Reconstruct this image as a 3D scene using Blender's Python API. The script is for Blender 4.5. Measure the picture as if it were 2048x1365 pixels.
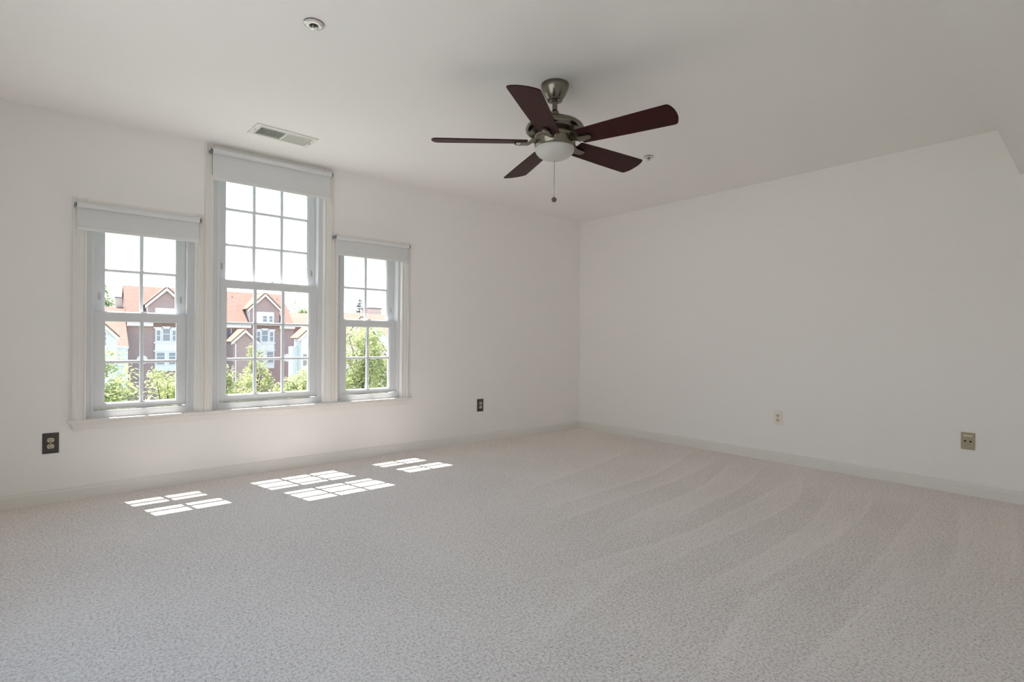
import bpy, bmesh, math, random
from mathutils import Vector, Matrix
import numpy as np

sc = bpy.context.scene
for o in list(bpy.data.objects):
    bpy.data.objects.remove(o, do_unlink=True)
C = bpy.context.collection
R = math.radians

# ------------------------------------------------------------------ camera
yaw, pitch, roll = 0.695910, 0.000619, 0.007271
F = Vector((math.sin(yaw) * math.cos(pitch), math.cos(yaw) * math.cos(pitch), math.sin(pitch)))
Rt = Vector((math.cos(yaw), -math.sin(yaw), 0))
Up = Rt.cross(F)
r2 = Rt * math.cos(roll) + Up * math.sin(roll)
u2 = Up * math.cos(roll) - Rt * math.sin(roll)
cam_d = bpy.data.cameras.new('camera')
cam_d.sensor_width = 36.0
cam_d.sensor_fit = 'HORIZONTAL'
cam_d.lens = 1069.716 / 2048 * 36.0
cam_d.clip_start = 0.02
cam_d.clip_end = 500
cam = bpy.data.objects.new('camera', cam_d)
C.objects.link(cam)
M = Matrix((r2, u2, -F)).transposed().to_4x4()
M.translation = (-4.7151, -4.3851, 1.0224)
cam.matrix_world = M
sc.camera = cam

# ------------------------------------------------------------------ sky, sun, exposure
SKY = 2.85
SUN = 27.0
EXPOSURE = -0.10
w = bpy.data.worlds.new('world')
sc.world = w
w.use_nodes = True
nt = w.node_tree
nt.nodes.clear()
wo = nt.nodes.new('ShaderNodeOutputWorld')
bg = nt.nodes.new('ShaderNodeBackground')
tc = nt.nodes.new('ShaderNodeTexCoord')
sp = nt.nodes.new('ShaderNodeSeparateXYZ')
cr = nt.nodes.new('ShaderNodeValToRGB')
cr.color_ramp.elements[0].position = 0.0
cr.color_ramp.elements[0].color = (0.97, 0.985, 1.0, 1)
cr.color_ramp.elements[1].position = 0.65
cr.color_ramp.elements[1].color = (0.42, 0.68, 1.0, 1)
e = cr.color_ramp.elements.new(0.10); e.color = (0.93, 0.975, 1.0, 1)
e = cr.color_ramp.elements.new(0.28); e.color = (0.68, 0.86, 1.0, 1)
nt.links.new(tc.outputs['Generated'], sp.inputs[0])
nt.links.new(sp.outputs['Z'], cr.inputs[0])
nt.links.new(cr.outputs[0], bg.inputs[0])
bg.inputs[1].default_value = SKY
nt.links.new(bg.outputs[0], wo.inputs[0])

sd = bpy.data.lights.new('sun', 'SUN')
sd.energy = SUN
sd.angle = R(0.30)
sd.color = (1.0, 0.975, 0.945)
so = bpy.data.objects.new('sun', sd)
C.objects.link(so)
so.rotation_euler = Vector((0.243, -1.0, -2.02)).to_track_quat('-Z', 'Y').to_euler()
so.location = (-10, 30, 60)

sc.view_settings.view_transform = 'Standard'
sc.view_settings.look = 'None'
sc.view_settings.gamma = 1.0
sc.view_settings.use_curve_mapping = False
sc.view_settings.exposure = EXPOSURE
sc.cycles.max_bounces = 16
sc.cycles.diffuse_bounces = 11
sc.cycles.glossy_bounces = 6
sc.cycles.transmission_bounces = 8
sc.cycles.transparent_max_bounces = 16
sc.cycles.sample_clamp_indirect = 12.0
sc.cycles.caustics_reflective = False
sc.cycles.use_denoising = True

# ------------------------------------------------------------------ materials
def mat(name, col, rough=0.6, metal=0.0, spec=0.5, **kw):
    m = bpy.data.materials.new(name)
    m.use_nodes = True
    b = m.node_tree.nodes['Principled BSDF']
    b.inputs['Base Color'].default_value = (*col, 1)
    b.inputs['Roughness'].default_value = rough
    b.inputs['Metallic'].default_value = metal
    b.inputs['Specular IOR Level'].default_value = spec
    for k, v in kw.items():
        b.inputs[k.replace('_', ' ')].default_value = v
    return m

def nodes(m):
    return m.node_tree, m.node_tree.nodes['Principled BSDF']

def N(nt, t, **kw):
    n = nt.nodes.new(t)
    for k, v in kw.items():
        setattr(n, k, v)
    return n

def bump_noise(m, scale, strength, dist=0.002, detail=4):
    nt, b = nodes(m)
    t = N(nt, 'ShaderNodeTexCoord')
    n = N(nt, 'ShaderNodeTexNoise')
    n.inputs['Scale'].default_value = scale
    n.inputs['Detail'].default_value = detail
    bp = N(nt, 'ShaderNodeBump')
    bp.inputs['Strength'].default_value = strength
    bp.inputs['Distance'].default_value = dist
    nt.links.new(t.outputs['Object'], n.inputs['Vector'])
    nt.links.new(n.outputs['Fac'], bp.inputs['Height'])
    nt.links.new(bp.outputs[0], b.inputs['Normal'])
    return m

def vary(m, scale, c1, c2, stretch=(1, 1, 1), detail=3, lo=0.35, hi=0.65):
    nt, b = nodes(m)
    t = N(nt, 'ShaderNodeTexCoord')
    mp = N(nt, 'ShaderNodeMapping')
    mp.inputs['Scale'].default_value = stretch
    n = N(nt, 'ShaderNodeTexNoise')
    n.inputs['Scale'].default_value = scale
    n.inputs['Detail'].default_value = detail
    r = N(nt, 'ShaderNodeValToRGB')
    r.color_ramp.elements[0].position = lo
    r.color_ramp.elements[1].position = hi
    r.color_ramp.elements[0].color = (*c1, 1)
    r.color_ramp.elements[1].color = (*c2, 1)
    nt.links.new(t.outputs['Object'], mp.inputs[0])
    nt.links.new(mp.outputs[0], n.inputs['Vector'])
    nt.links.new(n.outputs['Fac'], r.inputs[0])
    nt.links.new(r.outputs[0], b.inputs['Base Color'])
    return m

m_wall = bump_noise(mat('wall_paint', (0.90, 0.88, 0.86), 0.75, spec=0.3), 260, 0.06)
m_ceil = bump_noise(mat('ceiling_paint', (0.90, 0.88, 0.86), 0.85, spec=0.2), 200, 0.06)
m_trim = mat('trim_paint', (0.80, 0.78, 0.745), 0.4)
m_trim2 = bump_noise(mat('sill_paint', (0.80, 0.775, 0.74), 0.42), 60, 0.05)
m_vinyl = mat('window_vinyl', (0.70, 0.71, 0.725), 0.35)
m_muntin = mat('muntin_vinyl', (0.70, 0.72, 0.75), 0.4)
m_blind = bump_noise(mat('blind_fabric', (0.74, 0.745, 0.745), 0.85, spec=0.2), 900, 0.12, 0.0006)
m_hem = mat('blind_hem', (0.78, 0.78, 0.775), 0.6)
m_chrome = mat('bracket_steel', (0.55, 0.55, 0.55), 0.18, 1.0)
m_blackpl = mat('black_plastic', (0.015, 0.015, 0.015), 0.4)
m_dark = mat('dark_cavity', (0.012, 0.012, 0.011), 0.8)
m_ventw = mat('vent_enamel', (0.78, 0.77, 0.72), 0.45)
m_brownplate = mat('brown_plate', (0.062, 0.050, 0.045), 0.42)
m_ivory = mat('ivory_plastic', (0.54, 0.49, 0.36), 0.4)
m_white_pl = mat('white_plate', (0.86, 0.80, 0.72), 0.4)
m_white_sock = mat('white_socket', (0.66, 0.60, 0.52), 0.4)
m_tan = mat('tan_plate', (0.40, 0.345, 0.245), 0.42)
m_tan2 = mat('tan_tab', (0.66, 0.60, 0.46), 0.42)
m_frost = mat('frosted_glass', (0.60, 0.59, 0.55), 0.32, spec=0.5)
m_sprink = mat('sprinkler_white_metal', (0.74, 0.73, 0.70), 0.24, 0.55)
m_brass = mat('sprinkler_brass', (0.20, 0.18, 0.15), 0.3, 0.9)

# brushed nickel
m_nickel = mat('brushed_nickel', (0.205, 0.185, 0.150), 0.20, 1.0)
nt_, b_ = nodes(m_nickel)
b_.inputs['Anisotropic'].default_value = 0.5
bump_noise(m_nickel, 500, 0.03, 0.0005)

# mahogany blades
m_wood = mat('mahogany_veneer', (0.035, 0.008, 0.006), 0.46, spec=0.16)
vary(m_wood, 9, (0.017, 0.003, 0.0025), (0.047, 0.0055, 0.0045), (1.0, 14, 14), 5, 0.3, 0.7)
m_woodball = mat('pull_knob_wood', (0.09, 0.065, 0.05), 0.5)

# window glass: thin clear pane, mirror-like only by Fresnel
m_glass = bpy.data.materials.new('window_glass')
m_glass.use_nodes = True
nt_ = m_glass.node_tree
nt_.nodes.clear()
o_ = N(nt_, 'ShaderNodeOutputMaterial')
mx = N(nt_, 'ShaderNodeMixShader')
tr = N(nt_, 'ShaderNodeBsdfTransparent')
tr.inputs[0].default_value = (0.975, 0.975, 0.975, 1)
gl = N(nt_, 'ShaderNodeBsdfGlossy')
gl.inputs['Roughness'].default_value = 0.02
lw = N(nt_, 'ShaderNodeLayerWeight'); lw.inputs[0].default_value = 0.5          # Schlick reflectance, the same from both faces
pw = N(nt_, 'ShaderNodeMath', operation='POWER'); pw.inputs[1].default_value = 5.0
ma = N(nt_, 'ShaderNodeMath', operation='MULTIPLY_ADD'); ma.inputs[1].default_value = 0.94; ma.inputs[2].default_value = 0.025
nt_.links.new(lw.outputs['Facing'], pw.inputs[0])
nt_.links.new(pw.outputs[0], ma.inputs[0])
nt_.links.new(ma.outputs[0], mx.inputs[0])
nt_.links.new(tr.outputs[0], mx.inputs[1])
nt_.links.new(gl.outputs[0], mx.inputs[2])
nt_.links.new(mx.outputs[0], o_.inputs[0])

# carpet
m_carpet = mat('carpet_pile', (0.45, 0.41, 0.37), 0.95, spec=0.1)
nt_, b_ = nodes(m_carpet)
b_.inputs['Sheen Weight'].default_value = 0.15
b_.inputs['Sheen Roughness'].default_value = 0.6
t_ = N(nt_, 'ShaderNodeTexCoord')
def noise(scale, detail, rough=0.5):
    n = N(nt_, 'ShaderNodeTexNoise')
    n.inputs['Scale'].default_value = scale
    n.inputs['Detail'].default_value = detail
    n.inputs['Roughness'].default_value = rough
    nt_.links.new(t_.outputs['Object'], n.inputs['Vector'])
    return n
def math_(op, a, b=None, c=None):
    n = N(nt_, 'ShaderNodeMath', operation=op)
    for i, v in enumerate((a, b, c)):
        if v is None: continue
        if isinstance(v, (int, float)): n.inputs[i].default_value = v
        else: nt_.links.new(v, n.inputs[i])
    return n.outputs[0]
n_big = noise(1.3, 3)
n_mid = noise(22, 4, 0.65)
n_fine = noise(170, 3, 0.6)
vor = N(nt_, 'ShaderNodeTexVoronoi')
vor.inputs['Scale'].default_value = 210
nt_.links.new(t_.outputs['Object'], vor.inputs['Vector'])
at = N(nt_, 'ShaderNodeAttribute', attribute_name='nap')
# value multiplier of the yarn colour: nap lay, patches, tuft gaps
v = math_('MULTIPLY_ADD', n_big.outputs['Fac'], 0.20, 0.90)
v = math_('ADD', v, math_('MULTIPLY_ADD', n_mid.outputs['Fac'], 0.22, -0.11))
n_tuft = noise(95, 6, 0.78)
v = math_('ADD', v, math_('MULTIPLY_ADD', n_tuft.outputs['Fac'], 2.3, -1.15))
v = math_('MINIMUM', v, 1.22)
v = math_('ADD', v, math_('MULTIPLY', at.outputs['Fac'], 0.085))
n_pit = noise(105, 5, 0.7)
pit = N(nt_, 'ShaderNodeMapRange', interpolation_type='SMOOTHSTEP')
pit.inputs['From Min'].default_value = 0.25; pit.inputs['From Max'].default_value = 0.50
pit.inputs['To Min'].default_value = 0.45; pit.inputs['To Max'].default_value = 1.0
nt_.links.new(n_pit.outputs['Fac'], pit.inputs['Value'])
v = math_('MULTIPLY', v, pit.outputs[0])
rgb = N(nt_, 'ShaderNodeMix', data_type='RGBA', blend_type='MULTIPLY')
rgb.inputs[0].default_value = 1.0
rgb.inputs[6].default_value = (0.985, 0.90, 0.855, 1)
cmb = N(nt_, 'ShaderNodeCombineColor')
for i in range(3):
    nt_.links.new(v, cmb.inputs[i])
nt_.links.new(cmb.outputs[0], rgb.inputs[7])
nt_.links.new(rgb.outputs[2], b_.inputs['Base Color'])
hgt = math_('ADD', math_('MULTIPLY', vor.outputs['Distance'], -0.6), math_('MULTIPLY', n_fine.outputs['Fac'], 1.2))
hgt = math_('ADD', hgt, math_('MULTIPLY', n_mid.outputs['Fac'], 1.0))
hgt = math_('ADD', hgt, math_('MULTIPLY', n_tuft.outputs['Fac'], 1.0))
bp = N(nt_, 'ShaderNodeBump')
bp.inputs['Strength'].default_value = 0.75
bp.inputs['Distance'].default_value = 0.008
nt_.links.new(hgt, bp.inputs['Height'])
nt_.links.new(bp.outputs[0], b_.inputs['Normal'])

# exterior
def brick_mat(name, c1, c2, mortar, sx=1.0):
    m = mat(name, c1, 0.9, spec=0.2)
    nt, b = nodes(m)
    t = N(nt, 'ShaderNodeTexCoord')
    s = N(nt, 'ShaderNodeSeparateXYZ')
    c = N(nt, 'ShaderNodeCombineXYZ')
    ad = N(nt, 'ShaderNodeMath', operation='ADD')
    br = N(nt, 'ShaderNodeTexBrick')
    br.inputs['Scale'].default_value = 4.0 * sx
    br.inputs['Color1'].default_value = (*c1, 1)
    br.inputs['Color2'].default_value = (*c2, 1)
    br.inputs['Mortar'].default_value = (*mortar, 1)
    br.inputs['Mortar Size'].default_value = 0.015
    nt.links.new(t.outputs['Object'], s.inputs[0])
    nt.links.new(s.outputs[0], ad.inputs[0]); nt.links.new(s.outputs[1], ad.inputs[1])
    nt.links.new(ad.outputs[0], c.inputs[0]); nt.links.new(s.outputs[2], c.inputs[1])
    nt.links.new(c.outputs[0], br.inputs['Vector'])
    nt.links.new(br.outputs[0], b.inputs['Base Color'])
    return m

m_brick = brick_mat('red_brick', (0.33, 0.225, 0.215), (0.39, 0.27, 0.26), (0.44, 0.38, 0.365))
m_pinkwall = brick_mat('pale_brick', (0.56, 0.43, 0.39), (0.60, 0.46, 0.42), (0.62, 0.55, 0.52))
m_roof = vary(mat('orange_shingle', (0.2, 0.1, 0.06), 0.9, spec=0.15), 3.0, (0.185, 0.110, 0.082), (0.245, 0.155, 0.120), (1, 3, 3), 6)
m_extwhite = mat('exterior_white_trim', (0.74, 0.73, 0.735), 0.6)
m_siding = mat('pale_siding', (0.60, 0.61, 0.635), 0.6)
nt_, b_ = nodes(m_siding)
t2 = N(nt_, 'ShaderNodeTexCoord'); wv = N(nt_, 'ShaderNodeTexWave', bands_direction='Z', wave_profile='SAW')
wv.inputs['Scale'].default_value = 1.6
bq = N(nt_, 'ShaderNodeBump'); bq.inputs['Strength'].default_value = 0.5; bq.inputs['Distance'].default_value = 0.02
nt_.links.new(t2.outputs['Object'], wv.inputs['Vector']); nt_.links.new(wv.outputs['Fac'], bq.inputs['Height'])
nt_.links.new(bq.outputs[0], b_.inputs['Normal'])
m_extglass = mat('exterior_window_glass', (0.24, 0.26, 0.29), 0.2, spec=0.6)
m_extdark = mat('balcony_recess', (0.16, 0.155, 0.17), 0.7)
m_ground = vary(mat('ground_cover', (0.2, 0.2, 0.18), 0.95), 0.25, (0.22, 0.22, 0.21), (0.16, 0.22, 0.09), (1, 1, 1), 3)
m_bark = mat('bark', (0.075, 0.06, 0.05), 0.9)

def leaf_mat(name, c1, c2):
    m = bpy.data.materials.new(name)
    m.use_nodes = True
    nt = m.node_tree
    nt.nodes.clear()
    o = N(nt, 'ShaderNodeOutputMaterial')
    t = N(nt, 'ShaderNodeTexCoord')
    n = N(nt, 'ShaderNodeTexNoise'); n.inputs['Scale'].default_value = 2.2; n.inputs['Detail'].default_value = 5
    r = N(nt, 'ShaderNodeValToRGB')
    r.color_ramp.elements[0].position = 0.35; r.color_ramp.elements[1].position = 0.65
    r.color_ramp.elements[0].color = (*c1, 1); r.color_ramp.elements[1].color = (*c2, 1)
    d = N(nt, 'ShaderNodeBsdfDiffuse'); l = N(nt, 'ShaderNodeBsdfTranslucent')
    mx = N(nt, 'ShaderNodeMixShader'); mx.inputs[0].default_value = 0.45
    nt.links.new(t.outputs['Object'], n.inputs['Vector']); nt.links.new(n.outputs['Fac'], r.inputs[0])
    nt.links.new(r.outputs[0], d.inputs[0]); nt.links.new(r.outputs[0], l.inputs[0])
    nt.links.new(d.outputs[0], mx.inputs[1]); nt.links.new(l.outputs[0], mx.inputs[2])
    nt.links.new(mx.outputs[0], o.inputs[0])
    return m

m_leaf = leaf_mat('yellow_green_leaf', (0.30, 0.34, 0.14), (0.50, 0.51, 0.27))
m_leaf2 = leaf_mat('green_leaf', (0.20, 0.26, 0.13), (0.34, 0.40, 0.21))
m_needle = leaf_mat('blue_green_needle', (0.10, 0.15, 0.135), (0.16, 0.21, 0.185))

# ------------------------------------------------------------------ helpers
class MB:
    def __init__(self):
        self.bm = bmesh.new()
    def box(self, x0, x1, y0, y1, z0, z1, bevel=0.0, m=None):
        vs = [self.bm.verts.new((x, y, z)) for z in (z0, z1) for y in (y0, y1) for x in (x0, x1)]
        fs = [(0, 2, 3, 1), (4, 5, 7, 6), (0, 1, 5, 4), (2, 6, 7, 3), (0, 4, 6, 2), (1, 3, 7, 5)]
        faces = [self.bm.faces.new([vs[i] for i in f]) for f in fs]
        if bevel:
            es = list({e for f in faces for e in f.edges})
            r = bmesh.ops.bevel(self.bm, geom=es, offset=bevel, segments=2, affect='EDGES', profile=0.5)
            vs = [v for v in vs if v.is_valid] + list(r['verts'])
        if m is not None:
            bmesh.ops.transform(self.bm, matrix=m, verts=list(set(vs)))
        return self
    def prism(self, poly, axis, a0, a1, m=None):
        """extrude a 2D polygon along an axis; poly given in the two other axes (in x,y,z order)"""
        def P(q, a):
            if axis == 'x': return (a, q[0], q[1])
            if axis == 'y': return (q[0], a, q[1])
            return (q[0], q[1], a)
        A = [self.bm.verts.new(P(q, a0)) for q in poly]
        B = [self.bm.verts.new(P(q, a1)) for q in poly]
        n = len(poly)
        self.bm.faces.new(A); self.bm.faces.new(B[::-1])
        for i in range(n):
            j = (i + 1) % n
            self.bm.faces.new((A[j], A[i], B[i], B[j]))
        if m is not None:
            bmesh.ops.transform(self.bm, matrix=m, verts=A + B)
        return self
    def lathe(self, prof, cx=0, cy=0, seg=48, m=None):
        rings = []
        allv = []
        for r, z in prof:
            if r < 1e-6:
                v = self.bm.verts.new((cx, cy, z)); rings.append([v]); allv.append(v)
            else:
                ring = [self.bm.verts.new((cx + r * math.cos(2 * math.pi * k / seg), cy + r * math.sin(2 * math.pi * k / seg), z)) for k in range(seg)]
                rings.append(ring); allv += ring
        for a, b in zip(rings, rings[1:]):
            for k in range(seg):
                j = (k + 1) % seg
                if len(a) == 1 and len(b) == 1: continue
                if len(a) == 1: self.bm.faces.new((a[0], b[j], b[k]))
                elif len(b) == 1: self.bm.faces.new((a[k], a[j], b[0]))
                else: self.bm.faces.new((a[k], a[j], b[j], b[k]))
        for ring in (rings[0], rings[-1]):
            if len(ring) > 1:
                self.bm.faces.new(ring)
        if m is not None:
            bmesh.ops.transform(self.bm, matrix=m, verts=allv)
        return self
    def tube(self, pts, rad, seg=10):
        pts = [Vector(p) for p in pts]
        rads = rad if isinstance(rad, (list, tuple)) else [rad] * len(pts)
        rings = []
        for i, p in enumerate(pts):
            d = (pts[min(i + 1, len(pts) - 1)] - pts[max(i - 1, 0)]).normalized()
            a = d.cross(Vector((0, 0, 1)))
            if a.length < 1e-3: a = d.cross(Vector((1, 0, 0)))
            a.normalize(); b = d.cross(a)
            rings.append([self.bm.verts.new(p + (a * math.cos(2 * math.pi * k / seg) + b * math.sin(2 * math.pi * k / seg)) * rads[i]) for k in range(seg)])
        for A, B in zip(rings, rings[1:]):
            for k in range(seg):
                j = (k + 1) % seg
                self.bm.faces.new((A[k], A[j], B[j], B[k]))
        self.bm.faces.new(rings[0]); self.bm.faces.new(rings[-1])
        return self
    def quad(self, *p):
        self.bm.faces.new([self.bm.verts.new(q) for q in p]); return self
    def build(self, name, material, parent=None, smooth=False, angle=35):
        bmesh.ops.recalc_face_normals(self.bm, faces=self.bm.faces)
        me = bpy.data.meshes.new(name)
        self.bm.to_mesh(me); self.bm.free()
        me.materials.append(material)
        if smooth:
            me.polygons.foreach_set('use_smooth', [True] * len(me.polygons))
            try:
                me.set_sharp_from_angle(angle=R(angle))
            except Exception:
                pass
        o = bpy.data.objects.new(name, me)
        C.objects.link(o)
        if parent is not None:
            o.parent = parent
            o.matrix_parent_inverse = Matrix.Translation(parent.location).inverted() if parent.parent is None else Matrix.Identity(4)
        return o

def under(o, parent):
    """keep world placement while parenting (every mesh is modelled in room coordinates)"""
    o.parent = parent
    return o

def empty(name, loc):
    o = bpy.data.objects.new(name, None)
    o.empty_display_size = 0.05
    o.location = loc
    C.objects.link(o)
    return o

def thing(name, label, cat, loc, group=None):
    o = empty(name, loc)
    o['label'] = label; o['category'] = cat
    if group: o['group'] = group
    return o

def tag(o, label, cat, group=None):
    o['label'] = label; o['category'] = cat
    if group: o['group'] = group
    return o

def structure(o, label=None):
    o['kind'] = 'structure'
    if label: o['label'] = label
    return o

# ------------------------------------------------------------------ room shell
CH = 2.44
XL, YB = -5.38, -5.02
# windows: opening x0,x1,z0,z1 ; glass limits; meeting rail ; columns ; rows per sash
WIN = [
    dict(x0=-4.612, x1=-4.004, zt=1.85, g0=-4.520, g1=-4.102, s0=-4.571, s1=-4.051, gb=0.588, mr0=1.143, mr1=1.195, gt=1.765, cols=2, rows=2),
    dict(x0=-3.895, x1=-3.081, zt=2.365, g0=-3.794, g1=-3.174, s0=-3.843, s1=-3.119, gb=0.600, mr0=1.416, mr1=1.466, gt=2.285, cols=3, rows=3),
    dict(x0=-2.963, x1=-2.368, zt=1.85, g0=-2.867, g1=-2.452, s0=-2.914, s1=-2.392, gb=0.588, mr0=1.146, mr1=1.196, gt=1.765, cols=2, rows=2),
]
SILL = 0.502
T = 0.20
mb = MB()
xs = [XL - T]
for q in WIN: xs += [q['x0'], q['x1']]
xs.append(T)
for i in range(0, len(xs), 2):
    mb.box(xs[i], xs[i + 1], 0, T, -0.2, CH + 0.2)
for q in WIN:
    mb.box(q['x0'], q['x1'], 0, T, -0.2, SILL - 0.02)
    mb.box(q['x0'], q['x1'], 0, T, q['zt'], CH + 0.2)
structure(mb.build('wall_left', m_wall), 'white painted wall with three windows')
structure(MB().box(0, T, YB - T, 0, -0.2, CH + 0.2).build('wall_right', m_wall), 'plain white painted wall with two wall plates')
DY0, DY1, DS, DZ = -4.35, -1.85, 0.42, 2.16           # opening of the added fill-light window left of the camera
mb = MB().box(XL - T, XL, YB - T, DY0, -0.2, CH + 0.2).box(XL - T, XL, DY1, 0, -0.2, CH + 0.2)
mb.box(XL - T, XL, DY0, DY1, DZ, CH + 0.2).box(XL - T, XL, DY0, DY1, -0.2, DS)
structure(mb.build('wall_side', m_wall), 'white painted wall beside the camera')
structure(MB().box(XL, 0, YB - T, YB, -0.2, CH + 0.2).build('wall_back', m_wall), 'white painted wall behind the camera')
structure(MB().box(XL, 0, YB, 0, CH, CH + 0.2).build('ceiling', m_ceil), 'flat white painted ceiling')
# dropped bulkhead over the near end of the room
def sof(x): return -3.835 + 0.0345 * x
structure(MB().prism([(XL, sof(XL)), (0, sof(0)), (0, YB), (XL, YB)], 'z', 2.122, CH).build('ceiling_soffit', m_ceil), 'lowered white ceiling bulkhead at upper right')

# carpet: grid with the lay of the pile left by the vacuum cleaner
STROKES = {
 'a': [(-2.48, -2.50), (-2.03, -2.42), (-1.37, -2.36), (-0.78, -2.22), (-0.29, -2.06)],
 'b': [(-2.18, -2.65), (-1.62, -2.58), (-0.98, -2.51), (-0.04, -2.26)],
 'c0': [(-3.22, -2.69), (-2.74, -2.72), (-2.25, -2.78), (-1.63, -2.76), (-1.03, -2.71), (-0.35, -2.61)],
 'c': [(-2.67, -2.98), (-2.32, -2.94), (-1.55, -2.95), (-0.92, -2.87), (-0.27, -2.62)],
 'd': [(-2.78, -3.15), (-2.30, -3.18), (-1.55, -3.15), (-1.03, -3.06), (-0.46, -2.92)],
 'e': [(-2.58, -3.32), (-2.34, -3.31), (-1.74, -3.32), (-1.04, -3.29), (-0.30, -3.13)],
 'f': [(-2.48, -3.58), (-2.26, -3.58), (-1.52, -3.54), (-0.46, -3.45)],
 'g': [(-1.79, -3.81), (-1.16, -3.75), (-0.21, -3.57)],
 'h': [(-3.58, -3.09), (-3.27, -3.01), (-2.88, -2.93), (-2.53, -2.94)],
 'i': [(-2.85, -2.26), (-2.05, -2.18), (-1.16, -2.11), (-0.16, -1.92)],
 'j': [(-2.64, -2.02), (-1.95, -1.98), (-1.08, -1.89), (-0.07, -1.57)],
 'k': [(-2.30, -1.63), (-1.49, -1.46), (-0.38, -1.18)],
 'l': [(-1.54, -4.01), (-0.91, -3.94), (-0.14, -3.83)],
 'm': [(-3.25, -3.51), (-2.92, -3.43), (-2.56, -3.36), (-2.16, -3.39)],
 'n': [(-3.05, -3.67), (-2.61, -3.68), (-2.17, -3.67), (-1.68, -3.64)],
}
SIDE = {'a': -1, 'b': 1, 'c0': -1, 'c': 1, 'd': -1, 'e': 1, 'f': -1, 'g': -1, 'h': 1, 'i': 1, 'j': 1, 'k': 1, 'l': 1, 'm': -1, 'n': -1}
step = 0.0125
nx = int((0 - XL) / step) + 1
ny = int((0 - YB) / step) + 1
gx = np.linspace(XL, 0, nx); gy = np.linspace(YB, 0, ny)
GX, GY = np.meshgrid(gx, gy)
nap = np.zeros_like(GX)
def smooth_line(pts, n=40):
    P = np.array(pts); P = np.vstack([2 * P[0] - P[1], P, 2 * P[-1] - P[-2]])
    out = []
    for i in range(1, len(P) - 2):
        for t in np.linspace(0, 1, n // (len(P) - 3) + 1, endpoint=False):
            p0, p1, p2, p3 = P[i - 1:i + 3]
            out.append(.5 * ((2 * p1) + (-p0 + p2) * t + (2 * p0 - 5 * p1 + 4 * p2 - p3) * t * t + (-p0 + 3 * p1 - 3 * p2 + p3) * t ** 3))
    out.append(P[-2])
    return np.array(out)
for k_, pts in STROKES.items():
    L = smooth_line(pts)
    best = np.full(GX.shape, 9.0); sgn = np.zeros(GX.shape); tt = np.zeros(GX.shape)
    for i in range(len(L) - 1):
        a, b = L[i], L[i + 1]; d = b - a; l2 = d @ d
        t = np.clip(((GX - a[0]) * d[0] + (GY - a[1]) * d[1]) / l2, 0, 1)
        dx = GX - a[0] - t * d[0]; dy = GY - a[1] - t * d[1]
        ds = np.hypot(dx, dy); mk = ds < best
        best = np.where(mk, ds, best)
        sgn = np.where(mk, np.sign(d[0] * dy - d[1] * dx), sgn)
        tt = np.where(mk, (i + t) / (len(L) - 1), tt)
    s = best * sgn * SIDE[k_]
    fade = np.clip(np.minimum(tt, 1 - tt) / 0.22, 0, 1) ** 0.8
    nap += fade * (np.where(s >= 0, 0.8 * np.exp(-s / 0.07), 0) + 0.5 * np.exp(-(s / 0.016) ** 2) - np.where(s < 0, 0.45 * np.exp(s / 0.07), 0))
me = bpy.data.meshes.new('floor')
verts = np.stack([GX.ravel(), GY.ravel(), np.zeros(GX.size)], 1)
ii = np.arange(nx * ny).reshape(ny, nx)
quads = np.stack([ii[:-1, :-1].ravel(), ii[:-1, 1:].ravel(), ii[1:, 1:].ravel(), ii[1:, :-1].ravel()], 1)
nv = len(verts)
ext = np.array([[XL, YB, -0.2], [0, YB, -0.2], [0, 0, -0.2], [XL, 0, -0.2]])
me.from_pydata(np.vstack([verts, ext]).tolist(), [], quads.tolist() + [[nv + 3, nv + 2, nv + 1, nv]])
at_ = me.attributes.new('nap', 'FLOAT', 'POINT')
at_.data.foreach_set('value', np.concatenate([np.clip(nap, -1, 1.4).ravel(), np.zeros(4)]).astype(np.float32))
me.materials.append(m_carpet)
fl = bpy.data.objects.new('floor', me); C.objects.link(fl)
structure(fl, 'beige cut pile carpet with vacuum marks')

# baseboards
BB = [(0, 0), (-0.014, 0), (-0.014, 0.062), (-0.010, 0.070), (-0.010, 0.078), (-0.004, 0.086), (0, 0.087)]
def baseboard(name, lab, mb): structure(mb.build(name, m_trim), lab)
baseboard('baseboard_left', 'white baseboard under the windows', MB().prism(BB, 'x', XL, 0))
baseboard('baseboard_right', 'white baseboard along the plain wall', MB().prism([(a, b) for a, b in BB], 'y', YB, -0.0005))
baseboard('baseboard_side', 'white baseboard beside the camera', MB().prism([(XL - a, b) for a, b in BB], 'y', YB, -0.015))
baseboard('baseboard_back', 'white baseboard behind the camera', MB().prism([(YB - a, b) for a, b in BB], 'x', XL + 0.015, -0.015))

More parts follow.
